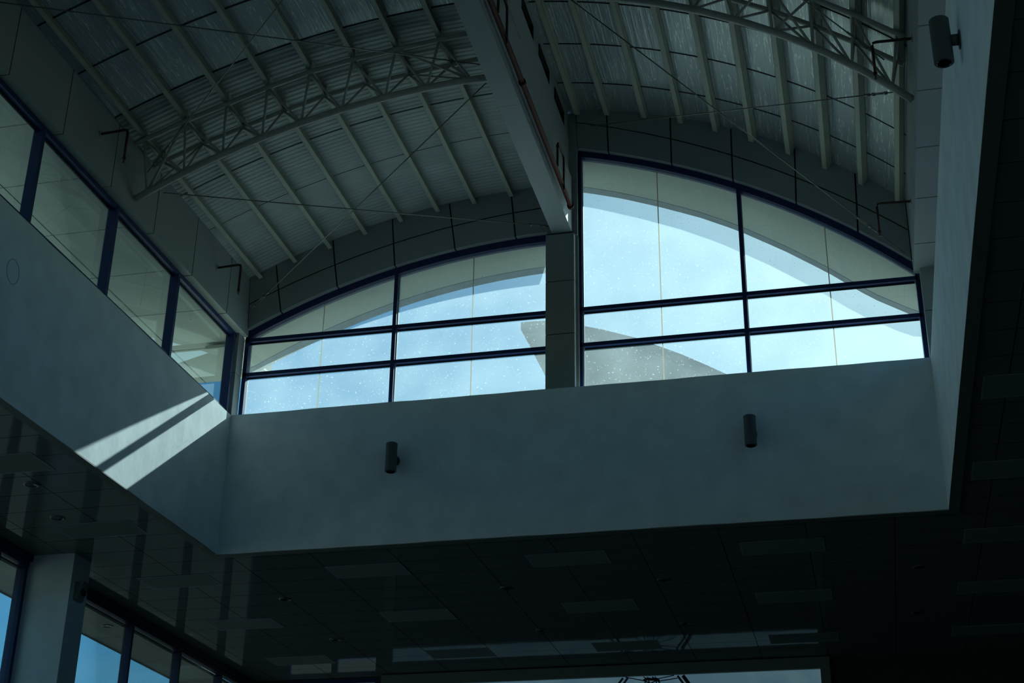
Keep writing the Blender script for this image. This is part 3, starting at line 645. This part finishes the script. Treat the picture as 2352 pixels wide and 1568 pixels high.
# ------------------------------------------------------------------ eaves and neighbours outside
def overhang(name, arcin, lip, x0, x1, ys, yl, label):
    m = MB(); xs = lin(x0, x1, 30)
    m.loft([[(x, YG+0.03, arcin(x)+0.035), (x, ys, lip(x)), (x, ys, lip(x)+0.05), (x, YG+0.03, arcin(x)+0.085)] for x in xs])
    m.cur = 1
    m.loft([[(x, ys, lip(x)-0.012), (x, yl, lip(x)-0.012), (x, yl, lip(x)+0.35), (x, ys, lip(x)+0.35)] for x in xs])
    return tag(m.build(name, [SOFFIT, LIP]), label, 'soffit', kind='structure')
def interp(pts):
    def f(x):
        if x <= pts[0][0]: i = 0
        elif x >= pts[-1][0]: i = len(pts)-2
        else: i = max(k for k in range(len(pts)-1) if pts[k][0] <= x)
        (a, za), (b2, zb) = pts[i], pts[i+1]; return za + (zb-za)*(x-a)/(b2-a)
    return f
LIPR = interp([(-4.05, 12.83), (-3.8, 12.78), (-3.2, 12.59), (-2.587, 12.354), (-1.97, 12.09), (-1.375, 11.779), (-0.667, 11.327), (-0.034, 10.87), (0.576, 10.368), (1.25, 9.95), (1.45, 9.90), (2.4, 9.90)])
overhang('eave_soffit', lambda x: GL(max(x, -9.3))+0.0, lambda x: GL(x) if x > -9.4 else GL(-9.4), -9.9, -4.16, 20.60, 20.80, 'curved cream eave soffit outside the left arched window')
overhang('eave_soffit', lambda x: GR(min(x, 1.3)), LIPR, -4.10, 2.4, 20.62, 20.80, 'curved cream eave soffit outside the right arched window')
s = MB()
for k in range(21):
    y0 = -6 + k*1.305; s.box(-10.95, -9.37, y0, y0+1.288, 10.2, 10.24)
s.cur = 1; s.box(-10.97, -10.95, -6, 21.4, 10.18, 10.5); s.cur = 2; s.box(-10.95, -9.37, -6, 21.4, 10.241, 10.5); s.box(-10.567, -10.553, -6, 21.4, 10.198, 10.202)
tag(s.build('eave_soffit', [SOFFIT, LIP, JOINT]), 'cream eave soffit outside the left clerestory windows', 'soffit', kind='structure')
s = MB(); s.box(1.75, 2.2, -6, 21.4, 10.2, 10.45)
tag(s.build('eave_soffit', SOFFIT), 'cream eave soffit outside the right clerestory', 'soffit', kind='structure')
# neighbouring vaulted roof
CT = interp([(-6.23, 13.37), (-5.72, 13.36), (-4.95, 13.16), (-4.58, 13.05), (-3.88, 12.79), (-2.94, 12.32), (-2.36, 11.98), (-2.07, 11.8), (-1.2, 11.2), (0, 10.2), (1.0, 9.2)])
r = thing('lantern_roof', (-3, 27.5, 7.7), 'neighbouring grey curved roof seen through the right arched window', 'roof')
xs = lin(-6.23, 1.0, 40); m = MB(); m.loft([[(x, 26.5, CT(x)-0.17), (x, 26.7, CT(x)-0.17), (x, 26.7, CT(x)), (x, 26.5, CT(x))] for x in xs]); m.build('edge_band', CANOPY, r)
m = MB(); m.loft([[(x, 26.7, CT(x)-0.16), (x, 27.6, CT(x)-0.16), (x, 27.6, CT(x)-0.02), (x, 26.7, CT(x)-0.02)] for x in xs]); m.build('soffit', CANSOF, r)
m = MB(); m.loft([[(x, 27.6, CT(x)-0.16), (x, 29.4, CT(x)-0.16), (x, 29.4, CT(x)-0.02), (x, 27.6, CT(x)-0.02)] for x in xs]); m.build('inner_soffit', CANIN, r)
m = MB(); m.loft([[(x, 29.3, 7.0), (x, 29.4, 7.0), (x, 29.4, CT(x)-0.17), (x, 29.3, CT(x)-0.17)] for x in lin(-5.4, 1.0, 30)]); m.build('end_wall', CANIN, r)
m = MB(); m.box(-5.3, -4.9, 28.6, 29.3, -1.6, 13.0); m.box(0.0, 0.4, 28.6, 29.3, -1.6, 10.0); m.build('pier', CANIN, r)
